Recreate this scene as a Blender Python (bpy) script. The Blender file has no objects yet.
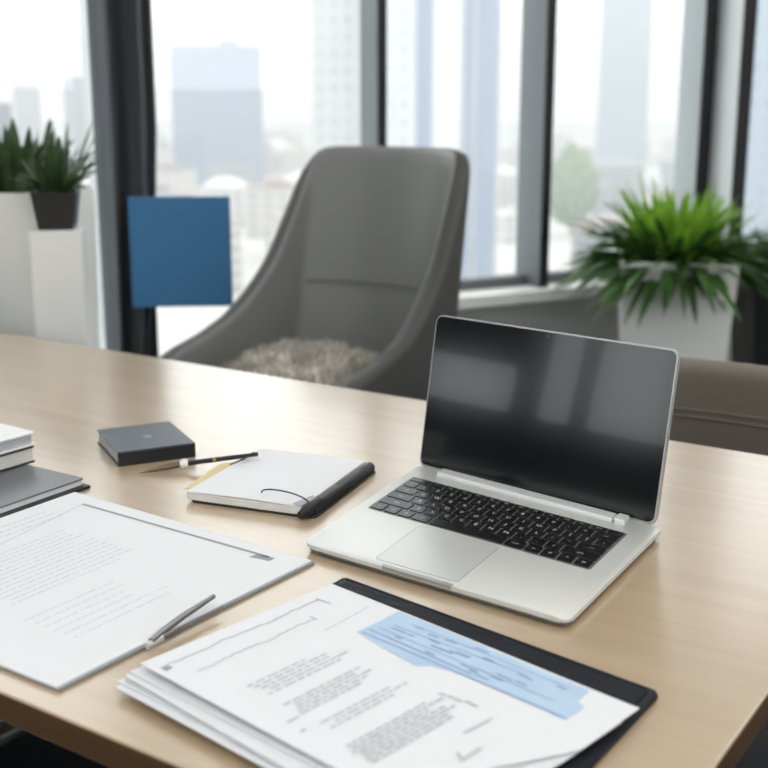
import bpy, bmesh, math, random
from mathutils import Vector, Matrix, noise
random.seed(7)
S = bpy.context.scene
COL = S.collection
PI = math.pi
R_ = math.radians

# ------------------------------------------------------------------ camera
EYE = 1.19
cam = bpy.data.cameras.new('camera')
cam.sensor_width = 36.0
cam.lens = 36.0 * 1177.0 / 768.0
cam.clip_start = 0.05
cam.clip_end = 6000
cam.dof.use_dof = True
cam.dof.focus_distance = 1.22
cam.dof.aperture_fstop = 5.6
camo = bpy.data.objects.new('camera', cam)
camo.location = (0, 0, EYE)
camo.rotation_euler = (PI / 2 - math.atan(281 / 1177), 0, 0)
COL.objects.link(camo)
S.camera = camo

# ------------------------------------------------------------------ sky
W = bpy.data.worlds.new('overcast_sky')
S.world = W
W.use_nodes = True
wn = W.node_tree
for n in list(wn.nodes):
    wn.nodes.remove(n)
wo = wn.nodes.new('ShaderNodeOutputWorld')
bg = wn.nodes.new('ShaderNodeBackground')
bg.inputs[0].default_value = (0.96, 0.98, 1.0, 1)
bg.inputs[1].default_value = 3.0
wn.links.new(bg.outputs[0], wo.inputs[0])

# ------------------------------------------------------------------ exposure
S.view_settings.view_transform = 'Standard'
S.view_settings.look = 'None'
S.view_settings.exposure = 0.0
S.view_settings.gamma = 1.0
S.view_settings.use_curve_mapping = False
FILL_STRENGTH = 6.0  # strength of the added overhead fill panels


# ------------------------------------------------------------------ helpers
def lin(c):
    f = lambda v: v / 12.92 if v <= 0.04045 else ((v + 0.055) / 1.055) ** 2.4
    return tuple(f(x / 255.0) for x in c) + (1.0,)


def mat(name, rgb, rough=0.5, metal=0.0, spec=0.5, coat=0.0, bump=None, vary=None, trans=0.0, sheen=0.0):
    m = bpy.data.materials.new(name)
    m.use_nodes = True
    nt = m.node_tree
    b = nt.nodes['Principled BSDF']
    b.inputs['Base Color'].default_value = lin(rgb)
    b.inputs['Roughness'].default_value = rough
    b.inputs['Metallic'].default_value = metal
    b.inputs['Specular IOR Level'].default_value = spec
    b.inputs['Coat Weight'].default_value = coat
    b.inputs['Sheen Weight'].default_value = sheen
    tc = nt.nodes.new('ShaderNodeTexCoord')
    if vary:
        scale, rgb2 = vary[0], vary[1]
        mp = nt.nodes.new('ShaderNodeMapping')
        mp.inputs['Scale'].default_value = vary[2] if len(vary) > 2 else (1, 1, 1)
        nz = nt.nodes.new('ShaderNodeTexNoise')
        nz.inputs['Scale'].default_value = scale
        nz.inputs['Detail'].default_value = 4
        rp = nt.nodes.new('ShaderNodeValToRGB')
        rp.color_ramp.elements[0].position = 0.35
        rp.color_ramp.elements[0].color = lin(rgb)
        rp.color_ramp.elements[1].position = 0.68
        rp.color_ramp.elements[1].color = lin(rgb2)
        nt.links.new(tc.outputs['Object'], mp.inputs[0])
        nt.links.new(mp.outputs[0], nz.inputs['Vector'])
        nt.links.new(nz.outputs['Fac'], rp.inputs[0])
        nt.links.new(rp.outputs[0], b.inputs['Base Color'])
    if bump:
        nz = nt.nodes.new('ShaderNodeTexNoise')
        nz.inputs['Scale'].default_value = bump[0]
        nz.inputs['Detail'].default_value = 3
        bp = nt.nodes.new('ShaderNodeBump')
        bp.inputs['Strength'].default_value = bump[1]
        bp.inputs['Distance'].default_value = 0.002
        nt.links.new(tc.outputs['Object'], nz.inputs['Vector'])
        nt.links.new(nz.outputs['Fac'], bp.inputs['Height'])
        nt.links.new(bp.outputs[0], b.inputs['Normal'])
    if trans:
        tr = nt.nodes.new('ShaderNodeBsdfTranslucent')
        tr.inputs[0].default_value = lin(rgb)
        mx = nt.nodes.new('ShaderNodeMixShader')
        mx.inputs[0].default_value = trans
        out = nt.nodes['Material Output']
        nt.links.new(b.outputs[0], mx.inputs[1])
        nt.links.new(tr.outputs[0], mx.inputs[2])
        nt.links.new(mx.outputs[0], out.inputs[0])
    return m


def lamp_mat(name, rgb, strength):
    m = bpy.data.materials.new(name)
    m.use_nodes = True
    b = m.node_tree.nodes['Principled BSDF']
    b.inputs['Base Color'].default_value = lin(rgb)
    b.inputs['Emission Color'].default_value = lin(rgb)
    b.inputs['Emission Strength'].default_value = strength
    return m


def glass_mat():
    m = bpy.data.materials.new('window_glass')
    m.use_nodes = True
    nt = m.node_tree
    for n in list(nt.nodes):
        nt.nodes.remove(n)
    o = nt.nodes.new('ShaderNodeOutputMaterial')
    t = nt.nodes.new('ShaderNodeBsdfTransparent')
    t.inputs[0].default_value = (0.97, 0.985, 0.98, 1)
    g = nt.nodes.new('ShaderNodeBsdfGlossy')
    g.inputs['Roughness'].default_value = 0.02
    x = nt.nodes.new('ShaderNodeMixShader')
    x.inputs[0].default_value = 0.04
    nt.links.new(t.outputs[0], x.inputs[1])
    nt.links.new(g.outputs[0], x.inputs[2])
    nt.links.new(x.outputs[0], o.inputs[0])
    return m


ROOT_M = {}


def link(o):
    COL.objects.link(o)
    return o


def obj(name, bm, mats, parent=None, M=None, smooth=False, ang=None):
    """One mesh object; bm is in root space when parented, else in space M."""
    bmesh.ops.recalc_face_normals(bm, faces=bm.faces)
    me = bpy.data.meshes.new(name)
    bm.to_mesh(me)
    bm.free()
    for m in (mats if isinstance(mats, (list, tuple)) else [mats]):
        me.materials.append(m)
    if smooth:
        for p in me.polygons:
            p.use_smooth = True
        if ang:
            try:
                me.set_sharp_from_angle(angle=R_(ang))
            except Exception:
                pass
    o = link(bpy.data.objects.new(name, me))
    if parent is not None:
        o.parent = parent
    elif M is not None:
        o.matrix_world = M
    return o


def tag(o, label, cat, group=None):
    o['label'] = label
    o['category'] = cat
    if group:
        o['group'] = group
    return o


def thing(name, label, cat, M, group=None):
    o = link(bpy.data.objects.new(name, None))
    o.empty_display_size = 0.05
    o.matrix_world = M
    return tag(o, label, cat, group)


def struct(name, bm, mats, M=None, parent=None, smooth=False):
    o = obj(name, bm, mats, parent, M, smooth)
    o['kind'] = 'structure'
    return o


def place(x, y, z=0.0, rz=0.0):
    return Matrix.Translation((x, y, z)) @ Matrix.Rotation(rz, 4, 'Z')


def dup_tree(o, parent=None):
    c = o.copy()
    link(c)
    if parent is not None:
        c.parent = parent
    for ch in list(o.children):
        dup_tree(ch, c)
    return c


def NB():
    return bmesh.new()


def face(bm, vs, mi=0):
    try:
        f = bm.faces.new(vs)
        f.material_index = mi
        return f
    except ValueError:
        return None


def box(bm, x0, x1, y0, y1, z0, z1, mi=0, bev=0.0):
    v = [bm.verts.new(p) for p in ((x0, y0, z0), (x1, y0, z0), (x1, y1, z0), (x0, y1, z0),
                                   (x0, y0, z1), (x1, y0, z1), (x1, y1, z1), (x0, y1, z1))]
    fs = [face(bm, [v[i] for i in q], mi) for q in ((3, 2, 1, 0), (4, 5, 6, 7), (0, 1, 5, 4), (1, 2, 6, 5), (2, 3, 7, 6), (3, 0, 4, 7))]
    if bev:
        es = list({e for f in fs for e in f.edges})
        bmesh.ops.bevel(bm, geom=es, offset=bev, segments=2, affect='EDGES', profile=0.5, material=-1)
    return v


def prism(bm, pts, z0, z1, mi=0, bev=0.0, seg=2):
    a = [bm.verts.new((p[0], p[1], z0)) for p in pts]
    b = [bm.verts.new((p[0], p[1], z1)) for p in pts]
    fb = face(bm, a[::-1], mi)
    ft = face(bm, b, mi)
    n = len(pts)
    for i in range(n):
        face(bm, [a[i], a[(i + 1) % n], b[(i + 1) % n], b[i]], mi)
    if bev:
        es = list(fb.edges) + list(ft.edges)
        bmesh.ops.bevel(bm, geom=es, offset=bev, segments=seg, affect='EDGES', profile=0.5, material=-1)


def rrect(x0, x1, y0, y1, r, n=5):
    pts = []
    for cx, cy, a0 in ((x1 - r, y0 + r, -90), (x1 - r, y1 - r, 0), (x0 + r, y1 - r, 90), (x0 + r, y0 + r, 180)):
        for k in range(n + 1):
            a = R_(a0 + 90 * k / n)
            pts.append((cx + r * math.cos(a), cy + r * math.sin(a)))
    return pts


def tube(bm, path, rad, n=10, mi=0, caps=True):
    path = [Vector(p) for p in path]
    rads = rad if isinstance(rad, (list, tuple)) else [rad] * len(path)
    rings = []
    up = Vector((0, 0, 1))
    for i, p in enumerate(path):
        d = (path[min(i + 1, len(path) - 1)] - path[max(i - 1, 0)]).normalized()
        u = up if abs(d.dot(up)) < 0.95 else Vector((1, 0, 0))
        s = d.cross(u).normalized()
        t = s.cross(d).normalized()
        rings.append([bm.verts.new(p + (s * math.cos(2 * PI * k / n) + t * math.sin(2 * PI * k / n)) * rads[i]) for k in range(n)])
    for a, b in zip(rings, rings[1:]):
        for k in range(n):
            face(bm, [a[k], a[(k + 1) % n], b[(k + 1) % n], b[k]], mi)
    if caps:
        face(bm, rings[0][::-1], mi)
        face(bm, rings[-1], mi)


def lathe(bm, prof, n=40, mi=0, cx=0.0, cy=0.0):
    rings = []
    for r, z in prof:
        if r < 1e-5:
            rings.append([bm.verts.new((cx, cy, z))])
        else:
            rings.append([bm.verts.new((cx + r * math.cos(2 * PI * k / n), cy + r * math.sin(2 * PI * k / n), z)) for k in range(n)])
    for a, b in zip(rings, rings[1:]):
        for k in range(n):
            q = [a[k % len(a)], a[(k + 1) % len(a)], b[(k + 1) % len(b)], b[k % len(b)]]
            q = list(dict.fromkeys(q))
            if len(q) > 2:
                face(bm, q, mi)


def frustum(bm, w0, d0, w1, d1, z0, z1, wall=0.012, mi=0, fill=None):
    """square tapered pot: outer wall, rim and inside."""
    def ring(w, d, z):
        return [bm.verts.new(p) for p in ((-w / 2, -d / 2, z), (w / 2, -d / 2, z), (w / 2, d / 2, z), (-w / 2, d / 2, z))]
    zf = fill if fill else z0 + wall
    rs = [ring(w0, d0, z0), ring(w1, d1, z1), ring(w1 - 2 * wall, d1 - 2 * wall, z1), ring(w1 - 2.6 * wall, d1 - 2.6 * wall, zf)]
    for a, b in zip(rs, rs[1:]):
        for k in range(4):
            face(bm, [a[k], a[(k + 1) % 4], b[(k + 1) % 4], b[k]], mi)
    face(bm, rs[0][::-1], mi)
    face(bm, rs[-1], mi)


def leaf(bm, base, az, length, width, rise, droop, mi=0, seg=7, twist=0.0):
    """an arching strap leaf with a folded midrib."""
    d = Vector((math.cos(az), math.sin(az), 0))
    s = Vector((-math.sin(az), math.cos(az), 0))
    rows = []
    for i in range(seg + 1):
        t = i / seg
        out = length * (t * math.cos(rise) + 0.25 * droop * t * t)
        z = length * (t * math.sin(rise) - droop * t * t)
        w = width * (math.sin(PI * min(1, t * 0.86 + 0.14)) ** 0.7) if i < seg else 0.0006
        c = Vector(base) + d * out + Vector((0, 0, z))
        ss = (s + Vector((0, 0, twist * t))).normalized()
        rows.append([bm.verts.new(c - ss * w + Vector((0, 0, w * 0.45))), bm.verts.new(c), bm.verts.new(c + ss * w + Vector((0, 0, w * 0.45)))])
    for a, b in zip(rows, rows[1:]):
        face(bm, [a[0], a[1], b[1], b[0]], mi)
        face(bm, [a[1], a[2], b[2], b[1]], mi)


# glyph outlines from the built-in font
_gl = {}


def glyph(ch):
    if ch not in _gl:
        cu = bpy.data.curves.new('glyph', 'FONT')
        cu.body = ch
        cu.size = 1.0
        cu.resolution_u = 2
        cu.align_x = 'CENTER'
        cu.align_y = 'CENTER'
        o = bpy.data.objects.new('glyph', cu)
        me = o.to_mesh()
        _gl[ch] = ([v.co.copy() for v in me.vertices], [list(p.vertices) for p in me.polygons])
        o.to_mesh_clear()
        bpy.data.objects.remove(o)
        bpy.data.curves.remove(cu)
    return _gl[ch]


def write(bm, ch, cx, cy, z, size, mi, ang=0.0):
    vs, fs = glyph(ch)
    c, s = math.cos(ang), math.sin(ang)
    nv = [bm.verts.new((cx + (v.x * c - v.y * s) * size, cy + (v.x * s + v.y * c) * size, z)) for v in vs]
    for f in fs:
        face(bm, [nv[i] for i in f], mi)


# ------------------------------------------------------------------ materials
def wood_mat():
    m = mat('light_oak', (205, 178, 146), 0.32, spec=0.6, coat=1.0)
    m.node_tree.nodes['Principled BSDF'].inputs['Coat Roughness'].default_value = 0.2
    nt = m.node_tree
    b = nt.nodes['Principled BSDF']
    tc = nt.nodes.new('ShaderNodeTexCoord')
    mp = nt.nodes.new('ShaderNodeMapping')
    mp.inputs['Scale'].default_value = (0.9, 14, 14)
    n1 = nt.nodes.new('ShaderNodeTexNoise')
    n1.inputs['Scale'].default_value = 3.0
    n1.inputs['Detail'].default_value = 6
    n1.inputs['Distortion'].default_value = 0.6
    rp = nt.nodes.new('ShaderNodeValToRGB')
    rp.color_ramp.elements[0].position = 0.3
    rp.color_ramp.elements[0].color = lin((184, 160, 131))
    rp.color_ramp.elements[1].position = 0.75
    rp.color_ramp.elements[1].color = lin((196, 172, 143))
    nt.links.new(tc.outputs['Object'], mp.inputs[0])
    nt.links.new(mp.outputs[0], n1.inputs['Vector'])
    nt.links.new(n1.outputs['Fac'], rp.inputs[0])
    nt.links.new(rp.outputs[0], b.inputs['Base Color'])
    return m


def facade_mat(name, wall, glass, sx, sz, rough=0.6):
    """building face with rows of windows, from a brick pattern."""
    m = bpy.data.materials.new(name)
    m.use_nodes = True
    nt = m.node_tree
    b = nt.nodes['Principled BSDF']
    b.inputs['Roughness'].default_value = rough
    tc = nt.nodes.new('ShaderNodeTexCoord')
    sp = nt.nodes.new('ShaderNodeSeparateXYZ')
    ad = nt.nodes.new('ShaderNodeMath')
    cb = nt.nodes.new('ShaderNodeCombineXYZ')
    br = nt.nodes.new('ShaderNodeTexBrick')
    br.offset = 0.0
    br.inputs['Color1'].default_value = lin(glass)
    br.inputs['Color2'].default_value = lin(tuple(min(255, c + 14) for c in glass))
    br.inputs['Mortar'].default_value = lin(wall)
    br.inputs['Scale'].default_value = 1.0
    br.inputs['Mortar Size'].default_value = 0.9
    br.inputs['Mortar Smooth'].default_value = 0.1
    br.inputs['Brick Width'].default_value = sx
    br.inputs['Row Height'].default_value = sz
    nt.links.new(tc.outputs['Object'], sp.inputs[0])
    nt.links.new(sp.outputs[0], ad.inputs[0])
    nt.links.new(sp.outputs[1], ad.inputs[1])
    nt.links.new(ad.outputs[0], cb.inputs[0])
    nt.links.new(sp.outputs[2], cb.inputs[1])
    nt.links.new(cb.outputs[0], br.inputs['Vector'])
    nt.links.new(br.outputs['Color'], b.inputs['Base Color'])
    return m


M_wood = wood_mat()
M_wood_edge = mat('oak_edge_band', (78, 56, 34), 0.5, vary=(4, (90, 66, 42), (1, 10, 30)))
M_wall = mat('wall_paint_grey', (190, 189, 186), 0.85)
M_white_wall = mat('wall_paint_white', (225, 225, 222), 0.85)
M_ceiling = mat('ceiling_paint', (238, 238, 236), 0.9)
M_floor = mat('charcoal_carpet', (34, 35, 38), 0.95, vary=(60, (44, 45, 48)), bump=(400, 0.6))
M_alu = mat('grey_aluminium', (196, 200, 201), 0.4, 0.3)
M_alu_mid = mat('mid_grey_aluminium', (150, 156, 158), 0.5, 0.1)
M_alu_dark = mat('dark_aluminium', (104, 109, 112), 0.5, 0.1)
M_gasket = mat('black_gasket', (18, 20, 23), 0.5)
M_sill = mat('white_sill', (236, 236, 233), 0.45)
M_glass = glass_mat()
M_curtain = mat('charcoal_curtain', (84, 88, 93), 0.75, bump=(700, 0.3))
M_grey_fabric = mat('grey_leather', (124, 124, 123), 0.45, spec=0.5, bump=(350, 0.1))
M_taupe = mat('taupe_fabric', (112, 104, 93), 0.75, bump=(500, 0.3))
M_fur = mat('grey_beige_fur', (150, 143, 134), 0.9, vary=(16, (214, 208, 200)))
M_blacksteel = mat('black_steel', (20, 20, 22), 0.4, 0.5)
M_steel = mat('brushed_steel', (150, 152, 154), 0.32, 0.9)
M_silver = mat('silver_aluminium', (218, 218, 215), 0.4, 0.35, spec=0.5)
M_silver_bright = mat('pale_silver', (232, 233, 232), 0.35, 0.2)
M_key = mat('black_key', (16, 17, 19), 0.32, spec=0.6)
M_keybed = mat('key_well', (120, 120, 119), 0.45, 0.3)
M_legend = mat('key_legend_grey', (214, 216, 218), 0.6)
M_screen = mat('glossy_black_screen', (5, 6, 8), 0.13, spec=0.6, coat=0.35)
M_bezel = mat('black_bezel', (8, 9, 10), 0.12, spec=0.6)
M_pad = mat('trackpad_silver', (212, 212, 209), 0.36, 0.35)
M_paper = mat('white_paper', (232, 233, 237), 0.8)
M_paper2 = mat('white_paper_sheet', (228, 229, 233), 0.8)
M_ink = mat('grey_print', (198, 199, 205), 0.85)
M_ink_light = mat('faint_grey_print', (206, 207, 212), 0.85)
M_ink_dark = mat('dark_grey_print', (158, 160, 168), 0.85)
M_blue_print = mat('light_blue_print', (182, 205, 231), 0.8, vary=(30, (190, 211, 235)))
M_blue_line = mat('blue_print_lines', (146, 172, 208), 0.8)
M_folio = mat('black_leather', (24, 27, 36), 0.6, spec=0.2, bump=(300, 0.3))
M_board = mat('grey_board', (138, 140, 142), 0.55)
M_cover_black = mat('black_cover', (20, 22, 28), 0.45)
M_cover_slate = mat('slate_cover', (66, 72, 84), 0.4, spec=0.6)
M_cover_grey = mat('grey_cover', (98, 101, 106), 0.35, spec=0.6)
M_cover_white = mat('white_cover', (235, 236, 236), 0.5)
M_pages = mat('page_block', (206, 202, 196), 0.85, vary=(40, (226, 224, 219), (1, 1, 30)))
M_pages_grey = mat('grey_page_block', (170, 172, 178), 0.8, vary=(40, (196, 198, 203), (1, 1, 30)))
M_cream = mat('cream_endpaper', (222, 203, 158), 0.8)
M_emboss = mat('silver_stamp', (128, 132, 140), 0.4, 0.3)
M_bronze = mat('bronze_nib', (120, 100, 82), 0.35, 0.7)
M_gold = mat('brass_trim', (168, 140, 84), 0.35, 0.8)
M_blue_panel = mat('blue_panel', (60, 120, 168), 0.6)
M_pot_white = mat('white_planter_glaze', (238, 238, 235), 0.4)
M_pot_black = mat('black_planter', (24, 25, 28), 0.35)
M_soil = mat('dark_soil', (40, 32, 26), 0.95, bump=(80, 1.0))
M_leaf_dark = mat('dark_green_leaf', (52, 88, 42), 0.4, trans=0.22, vary=(9, (92, 128, 62)))
M_leaf_lime = mat('lime_green_leaf', (112, 158, 48), 0.45, trans=0.4, vary=(9, (160, 200, 80)))
M_leaf_deep = mat('deep_green_leaf', (44, 66, 38), 0.45, trans=0.2, vary=(7, (78, 104, 56)))
M_fill = lamp_mat('fill_panel_diffuser', (255, 252, 246), FILL_STRENGTH)

# ------------------------------------------------------------------ room frame
WA = R_(28.6)
MW = place(0.383, 4.0, 0, WA)          # window wall: x along the wall, -y into the room
MWI = MW.inverted()
S0, S1 = -3.5, 2.45                    # wall ends
DEEP = -5.9                            # back wall
HC = 2.75

b = NB(); box(b, S0 - 0.2, S1 + 0.2, DEEP - 0.2, 0.2, -0.1, 0)
struct('floor', b, M_floor, MW)
b = NB(); box(b, S0 - 0.2, S1 + 0.2, DEEP - 0.2, 0.2, HC, HC + 0.1)
struct('ceiling', b, M_ceiling, MW)
b = NB(); box(b, S1, S1 + 0.15, DEEP - 0.15, 0.15, 0, HC)
struct('wall_right', b, M_white_wall, MW)
b = NB()
FILL_WINDOWS = [(-3.2, -1.6), (-1.4, 0.2), (0.4, 2.0)]  # unseen windows added behind the camera to fill the room with light
box(b, S0 - 0.15, S1, DEEP - 0.15, DEEP, 0, 1.25)
box(b, S0 - 0.15, S1, DEEP - 0.15, DEEP, 2.6, HC)
xs = [S0 - 0.15] + [v for p in FILL_WINDOWS for v in p] + [S1]
for i in range(0, len(xs), 2):
    box(b, xs[i], xs[i + 1], DEEP - 0.15, DEEP, 1.25, 2.6)
struct('wall_back', b, M_white_wall, MW)
for i, (x0, x1) in enumerate(FILL_WINDOWS):
    b = NB(); box(b, x0, x1, DEEP - 0.08, DEEP - 0.075, 1.25, 2.6)
    w = struct('window_%d' % (20 + i), b, M_glass, MW)  # added fill window, out of view
    b = NB()
    for q in ((x0, x0 + .04, 1.25, 2.6), (x1 - .04, x1, 1.25, 2.6), (x0, x1, 1.25, 1.29), (x0, x1, 2.56, 2.6)):
        box(b, q[0], q[1], DEEP - 0.11, DEEP - 0.04, q[2], q[3])
    struct('window_frame', b, M_gasket, parent=w)
# left wall with its window openings
LW = [(-4.9, -3.5), (-3.15, -2.45), (-2.20, -1.94), (-1.90, -1.79), (-1.72, -1.42), (-1.36, -0.6)]
LZ0, LZ1 = 0.86, 2.3
b = NB()
box(b, S0 - 0.15, S0, DEEP, 0.15, LZ1, HC)
ys = [DEEP] + [v for p in LW for v in p] + [0.15]
for i in range(0, len(ys), 2):
    if ys[i + 1] - ys[i] > 0.2:
        box(b, S0 - 0.15, S0, ys[i], ys[i + 1], LZ0, LZ1)
struct('wall_left', b, M_white_wall, MW)
b = NB(); box(b, S0 - 0.15, S0, DEEP, 0.15, 0, LZ0)
struct('wall_left_reflection_dark', b, mat('reflection_charcoal', (22, 22, 24), 0.7), MW)  # unseen dark lower wall, added so the laptop screen reflects black low down
for i, (y0, y1) in enumerate(LW):
    b = NB(); box(b, S0 - 0.08, S0 - 0.075, y0, y1, LZ0, LZ1)
    w = struct('window_%d' % (6 + i), b, M_glass, MW)
    b = NB()
    for (p, q, r, q2) in ((y0 - .04, y0, LZ0, LZ1), (y1, y1 + .04, LZ0, LZ1), (y0, y1, LZ0, LZ0 + .03), (y0, y1, LZ1 - .05, LZ1)):
        box(b, S0 - 0.11, S0 - 0.02, p, q, r, q2)
    struct('window_frame', b, M_gasket, parent=w)
    if i >= 4:
        b = NB(); box(b, S0 - 0.06, S0 - 0.055, y0 + .005, y1 - .005, 1.03, LZ1 - .05)
        struct('reflection_blind', b, M_curtain, parent=w)  # unseen blind added to darken upper panes in the laptop screen's reflection

# window wall: low wall + sill on the right, full height glass on the left
b = NB()
box(b, -0.44, S1, 0.0, 0.15, 0, 0.54)
box(b, S0, S1, 0.0, 0.15, 2.6, HC)
box(b, S0, -2.45, 0.0, 0.15, 0, 2.6)
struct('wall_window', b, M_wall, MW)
b = NB(); box(b, -0.44, S1, -0.10, 0.10, 0.53, 0.57, bev=0.004)
struct('trim_1', b, M_sill, MW)

bays = [(-2.45, -1.27), (-1.27, -0.458), (-0.458, 0.16), (0.16, 0.90), (0.90, S1)]
for i, (a, c) in enumerate(bays):
    zb = 0.03 if i < 2 else 0.57
    b = NB(); box(b, a, c, 0.045, 0.05, zb, 2.6)
    w = struct('window_%d' % (i + 1), b, M_glass, MW)
    b = NB(); box(b, a, c, 0.02, 0.08, zb, zb + (0.05 if i < 2 else 0.035)); box(b, a, c, 0.02, 0.08, 2.54, 2.6)
    struct('window_frame', b, M_alu_dark, parent=w)


def mullion(n, posts, z0, side=None):
    """vertical window posts: (from, to, how far it stands into the room), grey sides and a dark front strip"""
    b = NB()
    for (a, c, d) in posts:
        box(b, a, c, -d + .004, 0.09, z0, 2.6, 2 if (n == 5 and d < .1) else 0)
        box(b, a - .001, c + .001, -d, -d + .004, z0, 2.6, 1)
    struct('trim_%d' % n, b, [side or M_alu, M_gasket, M_alu_mid], MW)


mullion(2, [(-1.355, -1.20, 0.0)], 0)
mullion(3, [(-0.473, -0.443, 0.03)], 0, M_alu_dark)
mullion(4, [(0.143, 0.177, 0.057)], 0.57, M_alu_dark)
mullion(5, [(0.856, 0.914, 0.03), (0.914, 0.975, 0.155)], 0.57)

# fill light panels added to the ceiling, unseen above and behind the frame
CL = [(-2.3, -1.9), (-0.7, -1.9), (0.5, -1.9), (1.7, -1.9), (-2.3, -3.3), (-0.7, -3.3), (0.9, -3.3), (-2.3, -4.8), (-0.6, -4.8)]
for i, (x, y) in enumerate(CL):
    t = thing('fill_panel', 'square white fill panel added over the meeting room, out of view', 'fill light', MW @ Matrix.Translation((x, y, HC)), 'added fill panels')
    b = NB(); box(b, -.28, .28, -.28, .28, -0.012, -0.006)
    obj('diffuser', b, M_fill, t)
    b = NB()
    for q in ((-.3, .3, -.3, -.28), (-.3, .3, .28, .3), (-.3, -.28, -.28, .28), (.28, .3, -.28, .28)):
        box(b, *q, -0.016, 0)
    obj('frame', b, M_alu, t)

# ------------------------------------------------------------------ curtain gathered against the column
b = NB()
NS, NZ = 48, 14
gr = []
for j in range(NZ + 1):
    z = 0.02 + (2.58) * j / NZ
    k = min(1.0, max(0.0, (z - 0.35) / 0.7))
    x0 = -1.368
    x1 = -1.262 + (0.064) * k
    row = []
    for i in range(NS + 1):
        t = i / NS
        x = x0 + (x1 - x0) * t
        y = -0.075 - 0.045 * math.sin(2 * PI * 2.0 * t - 0.6) - 0.006 * math.sin(2 * PI * 6 * t + z)
        row.append(b.verts.new((x, y, z)))
    gr.append(row)
for p, q in zip(gr, gr[1:]):
    for i in range(NS):
        face(b, [p[i], p[i + 1], q[i + 1], q[i]])
cur = obj('curtain', b, M_curtain, None, MW, smooth=True)
md = cur.modifiers.new('thickness', 'SOLIDIFY'); md.thickness = 0.006
tag(cur, 'tall dark charcoal curtain gathered in two folds beside the left planter', 'curtain')

# blue panel fixed to the front of the curtain column
t = thing('wall_panel', 'plain bright blue square panel in front of the dark curtain, left of the armchair', 'panel', MW @ place(-1.182, -0.19, 0.787, R_(-24)))
b = NB(); box(b, -.139, .139, -.006, .006, -.153, .153, bev=.0015)
obj('board', b, M_blue_panel, t)
b = NB(); box(b, -.09, -.06, .006, .12, -.03, .03)
obj('bracket', b, M_blacksteel, t)

# ------------------------------------------------------------------ city outside
GZ = -50.0
b = NB(); box(b, -2500, 2500, 20, 3500, GZ - 1, GZ)
g = struct('floor_city', b, mat('pale_city_ground', (206, 204, 199), 0.9, vary=(0.01, (180, 180, 175))))
g.name = 'ground'
M_fac = [facade_mat('pale_concrete_facade', (204, 202, 198), (140, 144, 148), 5, 3.6),
         facade_mat('warm_render_facade', (204, 200, 194), (146, 144, 142), 6, 3.6),
         facade_mat('grey_facade', (150, 152, 156), (104, 110, 118), 4.5, 3.4)]
M_roofs = [mat('pale_flat_roof', (206, 204, 200), 0.9), mat('clay_roof', (158, 146, 140), 0.9), mat('grey_roof', (140, 142, 146), 0.9)]


def px2x(px, D):
    return (px - 384) / 1210.0 * D


def tower(name, label, px0, px1, D, top, facade, bands=None, rot=0.0, depth=None, crown=None):
    w = (px1 - px0) / 1210.0 * D
    d = depth or w * 0.9
    cx = px2x((px0 + px1) / 2, D)
    t = thing(name, label, 'building', place(cx, D, GZ, math.atan2(-cx, D) + rot))
    b = NB(); box(b, -w / 2, w / 2, 0, d, 0, top - GZ)
    obj('wall', b, facade, t)
    b = NB(); box(b, -w / 2 - .3, w / 2 + .3, -.3, d + .3, top - GZ, top - GZ + 1.2)
    obj('roof', b, M_roofs[2], t)
    for (a, c, m) in bands or []:
        b = NB(); box(b, -w / 2 + a * w, -w / 2 + c * w, -.6, .1, 0, top - GZ)
        obj('facade_band', b, m, t)
    if crown:
        b = NB(); box(b, -w / 2 + crown[0] * w, -w / 2 + crown[1] * w, d * .2, d * .8, top - GZ + 1.2, top - GZ + 1.2 + crown[2])
        obj('plant_room', b, facade, t)
    return t


Fblue = facade_mat('blue_grey_glazing', (118, 136, 160), (92, 112, 140), 4, 3.6)
Fpale = facade_mat('pale_tower_cladding', (188, 190, 190), (160, 166, 170), 3, 3.5)
Fglass = facade_mat('pale_blue_glazing', (146, 158, 168), (124, 138, 152), 3, 3.8)
Mband = mat('blue_glass_band', (128, 138, 156), 0.4)
Mband2 = mat('white_cladding_band', (190, 192, 194), 0.6)
tower('office_block', 'wide blue-grey office block with a stepped top, seen through the window left of the armchair', 172, 262, 760, 35, Fblue, crown=(.55, .75, 4))
tower('city_tower', 'very pale tower rising out of the frame just left of the thin window post', 311, 372, 260, 60, Fpale)
tower('city_tower', 'pale tower with vertical blue glass bands behind the armchair top', 384, 500, 240, 70, Fpale,
      bands=[(.0, .06, Mband2), (.28, .42, Mband), (.42, .66, Mband2), (.70, .76, Mband), (.80, .97, Mband)])
tower('city_tower', 'slim pale blue glass tower seen between the two right window posts', 598, 648, 800, 150, Fglass)
tower('city_tower', 'bluish grey tower at the far right edge above the plant', 750, 800, 260, 60, Fglass)
tower('city_block', 'grey block with a dark side low at the far left window edge', -14, 11, 500, 0.5, facade_mat('dark_grey_facade', (104, 106, 112), (82, 86, 94), 4, 3.5))
tower('city_block', 'mauve grey block on the skyline just left of the dark curtain', 64, 95, 800, 17, M_fac[2])
tower('city_block', 'low grey block on the skyline at the left window', 14, 40, 900, 14, M_fac[2])

hm = bpy.data.materials.new('city_haze')
hm.use_nodes = True
hn = hm.node_tree
for n in list(hn.nodes):
    hn.nodes.remove(n)
ho = hn.nodes.new('ShaderNodeOutputMaterial')
hv = hn.nodes.new('ShaderNodeVolumeScatter')
hv.inputs['Color'].default_value = (0.95, 0.97, 1, 1)
hv.inputs['Density'].default_value = 0.0011
hn.links.new(hv.outputs[0], ho.inputs['Volume'])
b = NB(); box(b, -1500, 1500, 60, 2600, GZ + .01, 120)
hz = obj('city_haze', b, hm)
hz['kind'] = 'structure'

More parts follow.
